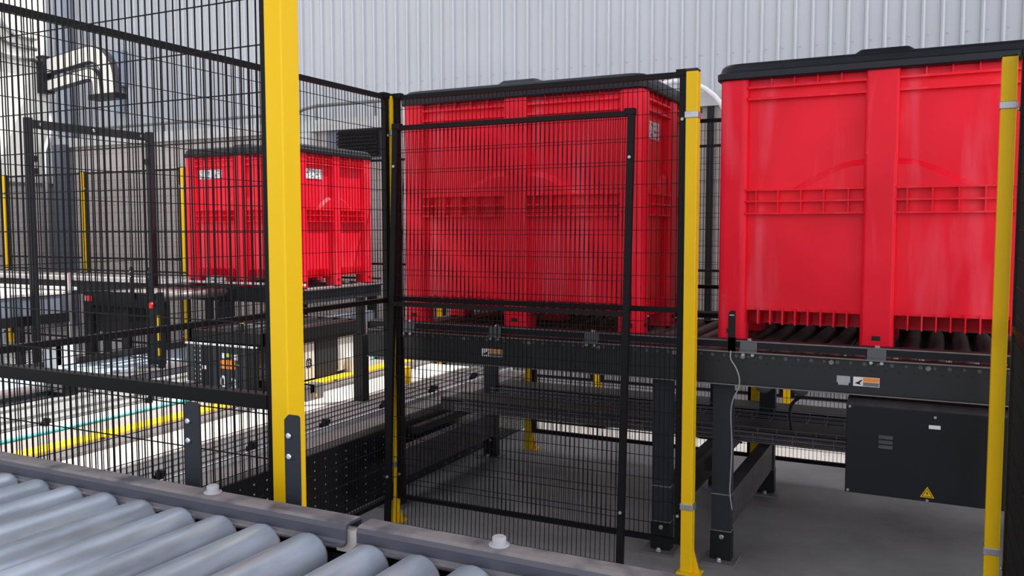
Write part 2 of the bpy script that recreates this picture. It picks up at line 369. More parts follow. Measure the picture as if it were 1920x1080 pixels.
def post(loc, label, h=2.18, s=.05, sy=None, clamps=(1.985, .30), group='yellow fence posts', foot=True):
    sy = sy or s
    r = thing('fence_post', loc, label, 'fence post', group)
    MB().box(-s/2, s/2, -sy/2, sy/2, .008, h-.012).build('post_tube', YEL, r, bevel=.003)
    MB().box(-s/2, s/2, -sy/2, sy/2, h-.012, h).build('cap', BEAM2, r, bevel=.004)
    if foot:
        mb = MB().box(-.04, .062, -.035, .04, 0, .008)
        mb.prism([(s/2, .008), (.055, .008), (.052, .020), (s/2, .12)], -.004, .004, 'y')
        mb.build('base_plate', YEL, r)
    for z in clamps:
        c = MB().box(-s/2-.004, s/2+.004, -sy/2-.004, sy/2+.004, z-.014, z+.014).build('clamp', GALV, r, bevel=.003)
    return r

YC = 3.635
post((-2.505, YC, 0), 'yellow corner post left of the mesh gate, second from the big foreground post')
post((-.962, YC, 0), 'yellow post standing between the middle and the right red bin', h=2.178)
post((.197, YC, 0), 'yellow post at the right edge of the photo in front of the right bin', h=2.135, clamps=(1.95, .30))
post((-1.224, 1.392, 0), 'big yellow foreground post behind the near roller conveyor', h=2.6, s=.045, sy=.054, clamps=())
# panels
panel((-2.478, 3.64, 0), 0, 1.488, 'black mesh fence panel in front of the middle red bin', mid=1.165)
panel((-2.5, 1.462, 0), PI/2, 2.143, 'black mesh fence panel running back from foreground to the corner post', mid=1.16)
panel((-3.45, 1.436, 0), 0, 2.171, 'nearest mesh fence panel, left of the big yellow post behind the rollers', z0=.12, z1=2.55, mid=1.145, rl=.032, dp=.03)
panel((.243, 3.60, 0), -PI/2, 2.1, 'black mesh panel seen nearly edge-on at the right edge', z1=2.13)
# loose leaf leaning on the gate panel
r = thing('leaning_mesh_fence', (-2.445, 3.470, .03), 'loose mesh panel leaning against the fence before the middle bin', 'fence panel')
make_panel_parts(r, 1.245, 0, 1.985, 1.12, zoff=.052)
r.rotation_euler = (-math.atan2(.110, 1.975), 0, 0)
# rear fence close behind the main conveyor
for i, (x, lab) in enumerate(((-2.5, 'yellow post under the left part of the main conveyor, behind its far leg'), (-.985, 'yellow post behind the main conveyor, seen between the dark legs'), (.54, 'yellow post behind the right red bin'))):
    post((x, 5.26, 0), lab)
for x, lab in ((-2.475, 'rear mesh panel behind the middle bin'), (-.96, 'rear mesh panel behind the right bin, above the bright floor strip')):
    panel((x, 5.26, 0), 0, 1.475, lab, mid=1.16)
# far fence
FY = 7.27
fx = [(-11.18, 'yellow far post at the left edge of the photo'), (-9.62, 'yellow far post left of centre of the far black portal frame'), (-7.90, 'yellow far post just left of the furthest red bin'),
      (-6.17, 'yellow far post hidden mostly behind the furthest red bin'), (-4.43, 'yellow far post to the right of the furthest red bin'), (-2.77, 'yellow far post glimpsed in the gap below the main conveyor beam'), (-1.11, 'yellow far post behind the gap of the two nearer bins')]
for x, lab in fx: post((x, FY, 0), lab, s=.058, h=2.225)
for x0, x1, lab in ((-12.4, -11.21, 'far mesh fence left of the leftmost far post'), (-11.15, -9.65, 'far mesh fence before the cream and block wall corner'), (-9.59, -7.93, 'far mesh fence left of the furthest red bin'),
                    (-7.87, -6.20, 'far mesh fence behind the left half of the furthest bin'), (-6.14, -4.46, 'far mesh fence behind the right half of the furthest bin'),
                    (-4.40, -2.80, 'far mesh fence behind the corner post'), (-2.74, -1.14, 'far mesh fence behind the middle bin'), (-1.08, .50, 'far mesh fence behind the right bin')):
    panel((x0, FY, 0), 0, x1-x0, lab, z1=2.21, mid=1.16)

# ================================================================== RED BINS
BW, BD = 1.39, 1.09
def rrect(x0, x1, y0, y1, r, corners):
    """rectangle with chosen rounded corners: 0=(x0,y0) 1=(x1,y0) 2=(x1,y1) 3=(x0,y1)"""
    out = []; C = [(x0, y0, PI), (x1, y0, 1.5*PI), (x1, y1, 0), (x0, y1, .5*PI)]
    for i, (cx, cy, a0) in enumerate(C):
        if i in corners:
            ox = cx+(r if cx == x0 else -r); oy = cy+(r if cy == y0 else -r)
            out += [(ox+r*math.cos(a0+k*PI/2/5), oy+r*math.sin(a0+k*PI/2/5)) for k in range(6)]
        else: out.append((cx, cy))
    return out
def make_bin():
    r = thing('pallet_bin', (0, 0, 0), 'x', 'bin')
    h = BW/2; b = MB()
    PW, PT, RC = .13, .12, .036     # pillar width, pillar depth, recess depth
    b.box(-h+RC, h-RC, RC, BD-RC, .150, 1.212)                       # walls
    b.box(-h+.14, h-.14, .152, BD-.152, .080, .151)                     # bottom deck
    for sx in (-1, 1):
        for sy in (0, 1):
            x0, x1 = (-h, -h+PW) if sx < 0 else (h-PW, h); y0, y1 = (0, PT) if sy == 0 else (BD-PT, BD)
            k = {(-1, 0): 0, (1, 0): 1, (1, 1): 2, (-1, 1): 3}[(sx, sy)]
            b.prism(rrect(x0, x1, y0, y1, .030, [0, 1, 2, 3]), 0, 1.222, 'z')
    for y0, y1 in ((0, .12), (BD-.12, BD)):
        b.prism(rrect(-.068, .068, y0, y1, .014, [0, 1, 2, 3]), 0, 1.222, 'z')
        b.prism(rrect(-.062, .062, y0-.006 if y0 == 0 else y1-.1, .1 if y0 == 0 else y1+.006, .012, [0, 1, 2, 3]), .0, .850, 'z')
    for x0, x1 in ((-h, -h+.12), (h-.12, h)): b.prism(rrect(x0, x1, BD/2-.055, BD/2+.055, .014, [0, 1, 2, 3]), 0, 1.222, 'z')
    b.box(-.068, .068, BD/2-.055, BD/2+.055, 0, .1)
    # rim
    b.box(-h+.004, h-.004, .004, BD-.004, 1.212, 1.228)
    # dark handling slots in the feet
    body = b
    ribs = b
    def face(axis, side, a0, a1):
        """ribs of one recess; a0..a1 along the face; side gives outer plane"""
        def bx(a, bb, z0, z1, dep=.0):
            o = dep
            if axis == 'y':
                y0, y1 = (o, RC+.004) if side == 0 else (BD-RC-.004, BD-o); ribs.box(a, bb, y0, y1, z0, z1)
            else:
                x0, x1 = (-h+o, -h+RC+.004) if side == 0 else (h-RC-.004, h-o); ribs.box(x0, x1, a, bb, z0, z1)
        L_ = a1-a0
        def fin(a, bb):
            if axis == 'y': ribs.box(a, bb, .012 if side == 0 else BD-.15, .15 if side == 0 else BD-.012, .088, .165)
            else: ribs.box(-h+.012 if side == 0 else h-.15, -h+.15 if side == 0 else h-.012, a, bb, .088, .165)
        for z in (1.171, 1.119): bx(a0-.004, a1+.004, z-.005, z+.005, .004)
        for z in (.705, .653, .598): bx(a0-.004, a1+.004, z-.004, z+.004, .001)
        for fr in (.08, .276, .477, .673, .88): bx(a0+L_*fr-.003, a0+L_*fr+.003, .598, .705, .004)
        n = 9
        for k in range(1, n): fin(a0+L_*k/n-.003, a0+L_*k/n+.003)
        for k in range(1, 5): bx(a0+L_*k/5-.003, a0+L_*k/5+.003, 1.171, 1.222, .008)
        # arch-shaped raised field above the middle ribs
        inner = abs(a1) < abs(a0)+1e-6 if axis == 'y' else a1 < BD/2
        ia, oa = (a1, a0) if inner else (a0, a1)
        pts = [(ia, .709), (ia, .835)]
        for k in range(1, 7):
            q = k/6; pts.append((ia+(oa-ia)*.60*q, .835-.126*(1-math.cos(q*PI*.5))-.0*q))
        pts = pts[:-1]+[(ia+(oa-ia)*.60, .709)]
        # the field swells out of the wall behind a sloping edge
        def P3(a, z, d):
            if axis == 'y': return (a, RC-d if side == 0 else BD-RC+d, z)
            return (-h+RC-d if side == 0 else h-RC+d, a, z)
        crv = pts[1:]; sgn = 1 if oa > ia else -1
        out = [ribs.bm.verts.new(P3(a, z, -.002)) for a, z in crv]
        inn = [ribs.bm.verts.new(P3(a-sgn*.018*(k/len(crv)), max(z-.030, .709), .020)) for k, (a, z) in enumerate(crv)]
        base = ribs.bm.verts.new(P3(ia, .709, .020))
        for k in range(len(crv)-1): ribs.bm.faces.new((out[k], out[k+1], inn[k+1], inn[k]))
        ribs.bm.faces.new([base]+inn)
    for side in (0, 1):
        face('y', side, -h+PW, -.068); face('y', side, .068, h-PW)
        face('x', side, PT, BD/2-.055); face('x', side, BD/2+.055, BD-PT)
    body.build('bin_body', RED, r)
    sl = MB()
    for xx in (-h+.065, 0, h-.065): sl.box(xx-.018, xx+.018, -.0075 if xx == 0 else -.0012, .002, .040, .060)
    for yy in (.06, BD/2, BD-.06): sl.box(h-.002, h+.0012, yy-.018, yy+.018, .040, .060)
    sl.build('foot_slot', DARKHOLE, r)
    l = MB(); o = .018
    def loft(levels, cy=None):
        rings = [[l.bm.verts.new((px, py, z)) for px, py in rrect(x0, x1, y0, y1, rr, [0, 1, 2, 3])] for (x0, x1, y0, y1, rr, z) in levels]
        for A, B in zip(rings, rings[1:]):
            for k in range(len(A)): l.bm.faces.new((A[k], A[(k+1) % len(A)], B[(k+1) % len(A)], B[k]))
        l.bm.faces.new(rings[0][::-1]); l.bm.faces.new(rings[-1])
    def lv(d, rr, z): return (-h-d, h+d, -d, BD+d, rr, z)
    loft([lv(o-.006, .045, 1.208), lv(o, .05, 1.214), lv(o+.001, .05, 1.240), lv(o-.006, .05, 1.245), lv(o-.010, .05, 1.247), lv(o-.016, .055, 1.271), lv(o-.026, .06, 1.283), lv(o-.045, .065, 1.288)])
    for cy in (.11, BD-.11): loft([(-.13, .13, cy-.085, cy+.06, .02, 1.283), (-.10, .10, cy-.065, cy+.05, .02, 1.307)])
    l.build('lid', LID, r)
    return r
def bin_label(r, where):
    h = BW/2
    if where == 'front': MB().box(-h+.16, -h+.45, .030, .0345, 1.000, 1.085).build('label', PRINT, r)
    else: MB().box(h-.0345, h-.030, .135, .36, .985, 1.075).build('label', PRINT, r)
b0 = make_bin(); tag(b0, 'large red plastic bin with black lid at right, filling the right of the photo', 'bin')
b0.location = (-.250, 4.05, .977)
b1 = copy_tree(b0); b1['label'] = 'red plastic bin with black lid in the middle, behind mesh fence'; b1.location = (-2.010, 4.05, .977)
b2 = copy_tree(b0); b2['label'] = 'furthest red plastic bin, behind the big yellow post at left'; b2.location = (-5.805, 6.0, .977)
bin_label(b1, 'side'); bin_label(b2, 'side'); bin_label(b2, 'front')
for b in (b0, b1, b2): b['group'] = 'red lidded pallet bins'

# ================================================================== CONVEYORS
def roller_mesh(L_, r, material):
    mb = MB()
    mb.lathe([(0, r*.80), (.004, r*.93), (.012, r), (L_-.012, r), (L_-.004, r*.93), (L_, r*.80)], 'y', (0, 0, 0), 28)
    mb.lathe([(-.05, .008), (0, .008)], 'y', (0, 0, 0), 6); mb.lathe([(L_, .008), (L_+.05, .008)], 'y', (0, 0, 0), 6)
    return mb.build('roller', material)

def bolt(mb, x, y, z, r=.009, d=.008, axis='y'):
    if axis == 'y': mb.lathe([(-d, r*.7), (-d*.6, r), (0, r)], 'y', (x, y, z), 8)
    else: mb.lathe([(0, r*1.3), (d*.4, r*1.3), (d*.4, r), (d, r), (d*1.3, r*.6)], 'z', (x, y, z), 10)

def main_section(x0, x1, legs, label, loc_label):
    """roller conveyor section; its front beam face is at Y=3.78"""
    t = thing('roller_conveyor', (x0, 3.78, 0), label, 'conveyor')
    L_ = x1-x0
    # front beam: C profile with flanges
    mb = MB().box(0, L_, 0, .006, .822, .972).box(0, L_, -.010, .05, .966, .972).box(0, L_, -.012, .05, .822, .827)
    mb.build('side_beam', BEAMH, t)
    e = MB().box(0, L_, -.0135, -.010, .966, .9715).box(0, L_, -.0155, -.012, .822, .8265); e.build('flange_edge', EDGE, t)
    MB().box(0, L_, 1.224, 1.230, .822, .972).box(0, L_, 1.18, 1.240, .966, .972).box(0, L_, 1.18, 1.240, .822, .827).build('side_beam', BEAM, t)
    # bolt heads along the beam, each a part of its own
    def many(proto, spots):
        for q, p_ in enumerate(spots):
            c = proto if q == 0 else proto.copy()
            if q: COL.objects.link(c)
            c.parent = t; c.location = p_
    bl = mat('dull bolt heads', (.085, .08, .078), .5, .3)
    n_ = int((L_-.07)/.052)
    many(MB().lathe([(-.003, .006), (0, .006)], 'y', (0, 0, 0), 10).build('bolt_head', bl), [(.05+k*.052, 0, .951) for k in range(0, n_, 2)])
    many(MB().lathe([(-.003, .0085), (0, .0085)], 'y', (0, 0, 0), 10).build('bolt_head', bl), [(.05+k*.052, 0, .951) for k in range(1, n_, 2)])
    g1 = MB(); bolt(g1, 0, 0, 0, .012, .012); many(g1.build('bolt_head', MIDG), [(.05+k*.052+.028, 0, .949) for k in range(3, n_, 7)])
    g1 = MB(); bolt(g1, 0, 0, 0, .009, .008, 'z'); many(g1.build('flange_bolt', MIDG), [(x, .018, .8265) for x in (.11, .33, .52, .78, 1.02, 1.30, 1.5) if x < L_-.04])
    # guide rails on brackets
    for y, s_ in ((.03, 1), (1.23, -1)):
        MB().box(0, L_, y-.015, y-.009, .984, 1.018).box(0, L_, y-.015, y+.045, 1.013, 1.018).build('guide_rail', BEAM, t)
        MB().box(0, L_, y-.0172, y-.015, 1.0125, 1.018).build('rail_edge', EDGE, t)
    x = .22
    while x < L_-.05:
        br = MB().box(x, x+.072, .006, .012, .972, 1.012).box(x, x+.072, -.008, .012, .972, .977)
        bb = br.build('rail_bracket', BRKT, t)
        q = MB(); bolt(q, x+.016, -.002, .958, .009, .012); bolt(q, x+.056, -.002, .958, .009, .012); bolt(q, x+.036, .025, 1.018, .009, .007, 'z'); q.build('bolt', GALV, bb)
        x += .515
    # rollers
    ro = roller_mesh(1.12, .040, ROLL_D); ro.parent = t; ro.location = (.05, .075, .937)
    n = int((L_-.08)/.104)
    for k in range(1, n+1):
        c = ro.copy(); COL.objects.link(c); c.parent = t; c.location = (.05+k*.104, .075, .937)
    # legs with feet and foot beam
    for lx in legs:
        for ly, nm in ((.040, 'front'), (1.15, 'rear')):
            g = MB().box(lx, lx+.086, ly, ly+.050, .012, .822)
            lg = g.build('leg', BEAM2, t)
            MB().box(lx-.003, lx+.089, ly-.004, ly+.054, .012, .145).build('foot_sleeve', BEAM, lg)
            MB().box(lx-.003, lx+.089, ly-.003, ly+.053, .310, .315).build('collar', EDGE, lg)
            MB().box(lx-.004, lx+.090, ly-.005, ly+.055, .144, .147).build('collar', EDGE, lg)
            q = MB(); bolt(q, lx+.048, ly-.004, .120, .012, .010); q.build('bolt', GALV, lg)
            bp = MB().box(lx-.035, lx+.115, ly-.055, ly+.085, 0, .012).build('base_plate', MIDG, lg)
            q = MB(); bolt(q, lx+.043, ly-.028, .012, .010, .014, 'z'); q.build('anchor_bolt', GALV, bp)
        MB().box(lx+.013, lx+.078, .094, 1.146, .150, .305).build('foot_beam', DUSTY, t)
    return t
t1 = main_section(-2.76, -1.012, (.085, 1.578), 'conveyor section carrying the middle red bin behind the gate', '')
t2 = main_section(-1.000, .90, (.097, 1.66), 'conveyor section carrying the right red bin, with control box below', '')
def warn_label(par, x, z, wd, hh, grey_tab):
    p = MB().box(x, x+wd, -.003, -.0005, z, z+hh).build('warning_label', WHITE, par)
    MB().box(x+wd*.38, x+wd*.98, -.004, -.003, z+hh*.52, z+hh*.95).build('orange_band', ORANGE, p)
    MB().box(x+wd*.38, x+wd*.98, -.004, -.003, z+hh*.06, z+hh*.46).build('text_block', MIDG, p)
    q = MB().prism([(x+wd*.05, z+hh*.3), (x+wd*.2, z+hh*.5), (x+wd*.32, z+hh*.75), (x+wd*.34, z+hh*.65), (x+wd*.25, z+hh*.35), (x+wd*.3, z+hh*.15), (x+wd*.15, z+hh*.25)], -.004, -.003, 'y')
    q.build('pictogram', BLACK, p)
    if grey_tab: MB().box(x-.064, x-.012, -.003, -.0005, z+.010, z+hh).box(x-.058, x-.018, -.003, -.0005, z, z+.010).build('type_plate', GALV, par)
warn_label(t1, .70, .868, .115, .038, False)
warn_label(t2, .685, .858, .100, .038, True)

# near conveyor in the foreground
def near_section(x0, x1, label, rollers):
    t = thing('roller_conveyor', (x0, 0, 0), label, 'conveyor'); L_ = x1-x0
    # guide rail: rounded C profile
    prof = [(a_+.058, b_-.021) for a_, b_ in [(1.160, 1.014), (1.158, 1.019), (1.152, 1.021), (1.120, 1.021), (1.112, 1.018), (1.109, 1.010), (1.109, .992), (1.106, .987), (1.098, .986), (1.098, .983),
            (1.110, .983), (1.113, .986), (1.114, 1.010), (1.118, 1.016), (1.155, 1.016), (1.156, 1.000), (1.160, 1.000)]]
    o = MB().prism(prof, 0, L_, 'x').build('guide_rail', RAILM, t)
    mb = MB().box(0, L_, 1.180, 1.186, .80, .945).box(0, L_, 1.180, 1.225, .940, .945).box(0, L_, 1.180, 1.225, .80, .806)
    mb.build('side_frame', BLACK, t)
    MB().box(0, L_, -.262, -.256, .80, .972).build('side_frame', BLACK, t)
    MB().box(.05, .12, 1.18, 1.21, .940, .97).box(.45, .52, 1.18, 1.21, .940, .97).build('rail_support', BLACK, t)
    for xx, yy in BOLTS:
        if x0 < xx < x1:
            q = MB().lathe([(0, .017), (.003, .017), (.003, .011), (.014, .0115), (.016, .009)], 'z', (xx-x0, yy+.056, 1.000), 14); q.build('bolt_cap', CAPM, t)
    for lx in (.12, L_-.25):
        for ly in (1.115, -.25):
            MB().box(lx, lx+.08, ly+(.065 if ly > 0 else 0), ly+(.110 if ly > 0 else .05), 0, .80).build('leg', BEAM, t)
    ro = None
    for X in rollers:
        if ro is None: ro = roller_mesh(1.38, .0405, ROLL_M); ro.parent = t; c = ro
        else: c = ro.copy(); COL.objects.link(c); c.parent = t
        c.location = (X+.010-x0, -.217, .9385); c.rotation_euler = (0, random.uniform(0, 6), 0)
    return t
def rail_mat():
    M = mat('dusty violet grey rail', (.060, .058, .078), .45, .1)
    nt = M.node_tree; N = nt.nodes; L = nt.links; b = N['Principled BSDF']
    # dust lies on upward faces, broken by noise
    tc = N.new('ShaderNodeTexCoord'); no = N.new('ShaderNodeTexNoise'); no.inputs['Scale'].default_value = 14; no.inputs['Detail'].default_value = 7
    ge = N.new('ShaderNodeNewGeometry'); sp = N.new('ShaderNodeSeparateXYZ'); L.new(ge.outputs['Normal'], sp.inputs[0])
    r = N.new('ShaderNodeValToRGB'); r.color_ramp.elements[0].position = .36; r.color_ramp.elements[1].position = .56
    mu = N.new('ShaderNodeMath'); mu.operation = 'MULTIPLY'; L.new(tc.outputs['Object'], no.inputs['Vector']); L.new(no.outputs[0], r.inputs[0])
    mr = N.new('ShaderNodeMapRange'); mr.inputs['From Min'].default_value = .3; mr.inputs['From Max'].default_value = .9; L.new(sp.outputs['Z'], mr.inputs['Value'])
    L.new(r.outputs[0], mu.inputs[0]); L.new(mr.outputs[0], mu.inputs[1])
    mx = N.new('ShaderNodeMix'); mx.data_type = 'RGBA'; mx.inputs['A'].default_value = (.060, .058, .078, 1); mx.inputs['B'].default_value = (.21, .185, .185, 1)
    L.new(mu.outputs[0], mx.inputs['Factor']); L.new(mx.outputs['Result'], b.inputs['Base Color'])
    mr2 = N.new('ShaderNodeMapRange'); mr2.inputs['To Min'].default_value = .38; mr2.inputs['To Max'].default_value = .8; L.new(mu.outputs[0], mr2.inputs['Value']); L.new(mr2.outputs[0], b.inputs['Roughness'])
    return M
RAILM = rail_mat(); CAPM = mat('dusty plastic cap', (.36, .35, .37), .6)
BOLTS = [(-1.243, 1.14), (-.622, 1.14)]
near_section(-3.20, -.905, 'near roller conveyor section at lower left with dusty rail', [-.985-.1037*k for k in range(21)])
near_section(-.882, .80, 'near roller conveyor section at bottom centre, right of the rail joint', [-.856+.099*k for k in range(16)])
one('rail_joint_plate', MB().box(-.935, -.85, 1.180, 1.195, .945, .985), CONC, 'pale joint plate in the gap between the two near conveyor rails', 'plate')

# sensor brackets
def bracket(x, y, z0, z1, wd, label, cable=False, mt=BEAM2, arm=0, screws=True):
    t = thing('sensor_bracket', (x, y, 0), label, 'bracket', 'sensor brackets')
    if arm: MB().box(-wd/2, wd/2, -arm, 0, z0, z0+.06).build('arm', mt, t)
    MB().prism([(-wd/2, z0), (wd/2, z0), (wd/2, z1-.004), (wd/2-.004, z1), (-wd/2+.010, z1), (-wd/2, z1-.010)], 0, .004, 'y').build('plate', mt, t)
    MB().box(-wd/2-.002, -wd/2+.001, .002, .030, z0, z1-.03).build('side_flange', mt, t)
    for zz in (z1-.040, z1-.080) if screws else ():
        q = MB(); q.lathe([(-.005, .0035), (-.004, .006), (0, .006)], 'y', (-wd/2+.012, 0, zz), 10); q.build('screw', ALU, t)
    if cable:
        MB().tube([(-wd/2-.006, .012, z1-.12), (-wd/2-.004, .010, z1-.22), (-wd/2-.008, .006, z1-.32), (-wd/2+.006, -.004, z1-.42), (-wd/2+.004, .01, z0+.02)], .0028, 6).build('cable', CABLE, t)
    return t
bracket(-1.094, 1.252, .80, 1.155, .036, 'dark sensor bracket standing in front of the big yellow post', True, arm=.027)
bracket(-1.356, 1.252, .80, 1.157, .040, 'dark sensor bracket standing behind the near rail, left of the yellow post', arm=.027)
t = bracket(-.812, 3.762, .972, 1.150, .030, 'small black sensor bracket in front of the right bin', False, BLACK, arm=-.018, screws=False)
MB().box(-.010, .010, -.002, 0, 1.128, 1.133).build('silver_slot', GALV, t)
one('sensor_cable', MB().tube(smooth([(-.814, 3.758, .975), (-.812, 3.750, .94), (-.788, 3.742, .905), (-.772, 3.742, .86), (-.776, 3.745, .815), (-.800, 3.75, .76), (-.812, 3.77, .69), (-.812, 3.80, .55), (-.815, 3.80, .42), (-.818, 3.805, .33), (-.808, 3.81, .25)]), .003, 6), CABLE,
    'thin grey cable hanging from the black sensor bracket down beside the leg', 'cable')
# control box under the right section
t = thing('control_box', (-.337, 3.775, .41), 'dark grey control box hung below the conveyor at right', 'control box')
MB().box(0, .95, .0, .30, 0, .368).build('cabinet', BEAM, t, bevel=.004)
MB().taper((0, .95, 0, .30), (.0, .95, .035, .30), .368, .392).build('sloped_lid', DUSTY, t)
mb = MB()
for k in range(3): mb.prism([(-.008, .200+k*.020), (0, .213+k*.020), (0, .200+k*.020)], .125, .178, 'x')
mb.build('vent_slit', DUSTY, t)
MB().box(.308, .350, -.0015, 0, .298, .313).build('type_label', WHITE, t)
p = MB().prism([(.284, .018), (.336, .018), (.310, .062)], -.0015, 0, 'y').build('warning_triangle', YEL, t)
MB().prism([(.290, .0215), (.330, .0215), (.310, .0555)], -.0020, -.0015, 'y').prism([(.295, .0245), (.325, .0245), (.310, .050)], -.0024, -.0020, 'y').build('triangle_border', [BLACK], p)
MB().prism([(.294, .024), (.326, .024), (.310, .051)], -.0028, -.0020, 'y').build('triangle_field', YEL, p)
MB().prism([(.312, .044), (.305, .034), (.310, .034), (.307, .026), (.315, .037), (.310, .037)], -.0034, -.0028, 'y').build('lightning_bolt', BLACK, p)
MB().box(.520, .555, -.0015, 0, .022, .055).build('grey_sticker', PALE, t)
for xx, zz in ((.012, .362), (.33, .345), (.012, .010), (.310, .006)):
    q = MB().lathe([(-.003, .005), (0, .006)], 'y', (xx, 0, zz), 10); q.build('screw', GALV, t)
MB().box(.02, .05, .10, .13, .388, .42).box(.30, .33, .10, .13, .388, .42).box(.6, .63, .10, .13, .388, .42).build('hanger', BEAM, t)

# cable baskets and drip pans under the main conveyor
def basket(x0, x1, y0, y1, z0, label):
    mb = MB()
    for y in (y0, y1):
        for z in (z0, z0+.022, z0+.045): mb.bar((x0, y, z), (x1, y, z), .0025, 6)
    for k in range(4): mb.bar((x0, y0+(y1-y0)*k/3, z0), (x1, y0+(y1-y0)*k/3, z0), .0022, 6)
    x = x0+.02
    while x < x1:
        for a, b in (((x, y0, z0), (x, y0, z0+.045)), ((x, y1, z0), (x, y1, z0+.045)), ((x, y0, z0), (x, y1, z0))): mb.bar(a, b, .0022, 6)
        x += .095
    one('cable_basket', mb, MIDG, label, 'cable tray', 'wire cable baskets')
basket(-2.55, .6, 4.32, 4.44, .445, 'nearer wire cable basket under the main conveyor')
basket(-2.55, .6, 4.78, 4.92, .452, 'further wire cable basket under the main conveyor')
one('drip_pan', MB().box(-2.72, .62, 4.46, 4.74, .462, .468).box(-2.72, .62, 4.46, 4.463, .405, .485), BROWN, 'nearer brown drip pan beneath the main conveyor', 'pan', 'drip pans')
one('drip_pan', MB().box(-2.60, .62, 4.95, 5.20, .472, .478).box(-2.60, .62, 4.95, 4.953, .415, .478), BROWN, 'further brown drip pan beneath the main conveyor', 'pan', 'drip pans')
for i, (x, lab) in enumerate(((-2.55, 'dark cross bar carrying the trays at the left end'), (-.95, 'dark cross bar carrying the trays between the legs'), (.45, 'dark cross bar carrying the trays at the right end'))):
    one('cross_bar', MB().box(x, x+.04, 3.87, 5.0, .40, .440), BEAM, lab, 'bar', 'tray cross bars')
# motors and cables hanging under the right section
for x, lab, mt in ((-.62, 'blue grey drive motor below the conveyor beam near the control box', BLUEG), (-.80, 'pale cylindrical drive motor below the conveyor beam', MIDG)):
    t = thing('drive_motor', (x, 4.55, .66), lab, 'motor', 'drive motors')
    MB().lathe([(-.08, .03), (-.078, .045), (.07, .045), (.08, .03)], 'y', (0, 0, .05), 16).build('housing', mt, t)
    MB().box(-.03, .03, -.02, .05, .09, .16).build('mount', BEAM, t)
one('hose', MB().tube(smooth([(-.58, 4.5, .76), (-.60, 4.5, .68), (-.66, 4.5, .62), (-.67, 4.5, .56), (-.66, 4.5, .47)]), .008, 8), RUBBER, 'black hose curving below the beam left of the control box', 'hose')
one('cable_loop', MB().tube([(-2.3+.12*k, 4.86, .30+.05*math.exp(-((k-6.6)/1.6)**2)) for k in range(12)], .006, 6), RUBBER, 'dark cable sagging and looping below the trays', 'cable')

# ================================================================== TRACK PLATFORM
PZ = .41
t = thing('track_platform', (-2.79, 0, 0), 'raised steel track platform with dark perforated side, left of the gate', 'platform')
MB().box(-.012, 0, 1.6, 5.92, 0.0, PZ).build('side_plate', PERF, t)
mb = MB().box(-.20, .004, 1.6, 5.92, PZ-.03, PZ)
mb.build('edge_cover', mat('dusty rose grey cover', (.20, .175, .17), .6, noise=.15), t)
MB().box(-3.56, -.20, 1.6, 5.92, PZ-.06, PZ-.02).build('deck', MIDG, t)
MB().box(-.19, -.165, 1.6, 5.92, PZ, PZ+.022).build('outer_rail', PALE, t)  # pale colour paints in the metallic highlight along this rail
g = MB()
for k in range(4): g.box(-.26-k*.085, -.20-k*.085, 1.6, 5.92, PZ-.02, PZ+.006)
g.build('channel_strips', mat('grey steel channel', (.27, .255, .25), .55, noise=.15), t)
MB().box(-.91, -.55, 1.6, 5.92, PZ-.02, PZ+.002).build('concrete_strip', CONC, t)
MB().box(-1.05, -.91, 1.6, 5.92, PZ-.02, PZ+.02).build('running_rail', MIDG, t)
MB().box(-1.50, -1.20, 1.6, 5.92, PZ-.02, PZ).build('tan_strip', mat('tan concrete', (.27, .25, .225), .8, noise=.1), t)
MB().box(-1.69, -1.51, 1.6, 5.92, PZ-.02, PZ+.012).build('white_strip', PALE, t)
MB().tube([(-1.48, 1.6, PZ+.012), (-1.48, 5.92, PZ+.012)], .010, 8).build('teal_cable', TEAL, t)
g = MB()
for k in range(4): g.box(-1.86-k*.14, -1.76-k*.14, 1.6, 5.92, PZ-.02, PZ+.01+.01*(k % 2))
g.build('grey_strips', mat('grey track strips', (.27, .27, .27), .5, .1, noise=.2, nscale=12), t)
MB().tube([(-2.40, 1.6, PZ+.06), (-2.40, 3.62, PZ+.06)], .035, 12).build('silver_pipe', ALU, t)
MB().box(-2.50, -2.32, 1.6, 5.92, PZ-.02, PZ+.02).build('running_rail', BEAM2, t)
MB().box(-3.52, -2.95, 1.6, 5.92, PZ-.02, PZ-.004).build('perforated_plate', BLUEP, t)
MB().box(-3.56, -3.53, 1.6, 5.92, PZ-.02, PZ+.05).build('outer_rail', DUSTY, t)
# clamps along the channel strips, and small parts
def clampset(y, x, lab=None):
    c = MB().box(x-.02, x+.01, y-.012, y+.012, PZ, PZ+.045).box(x-.015, x+.03, y-.006, y+.006, PZ+.03, PZ+.055).box(x-.028, x-.018, y-.018, y+.018, PZ, PZ+.03)
    c.build('rail_clamp', BLACK, t)
for y in (2.6, 3.16, 3.72, 4.28, 4.84, 5.4): clampset(y, -.22)
for y in (2.35, 3.05, 3.75, 4.45): clampset(y, -1.62)
# bus bar
tb = thing('bus_bar', (-3.90, 0, PZ), 'yellow four-line conductor bar running along the track', 'conductor bar')
for (y0, y1) in ((1.6, 5.92),):
    mb = MB()
    for k in range(4): mb.box(-.058+k*.030, -.034+k*.030, y0, y1, 0, .030)
    mb.build('conductor_lines', YELBUS, tb)
y = 2.0
while y < 5.8: MB().box(-.07, .07, y, y+.02, 0, .026).build('holder', BEAM, tb); y += .95
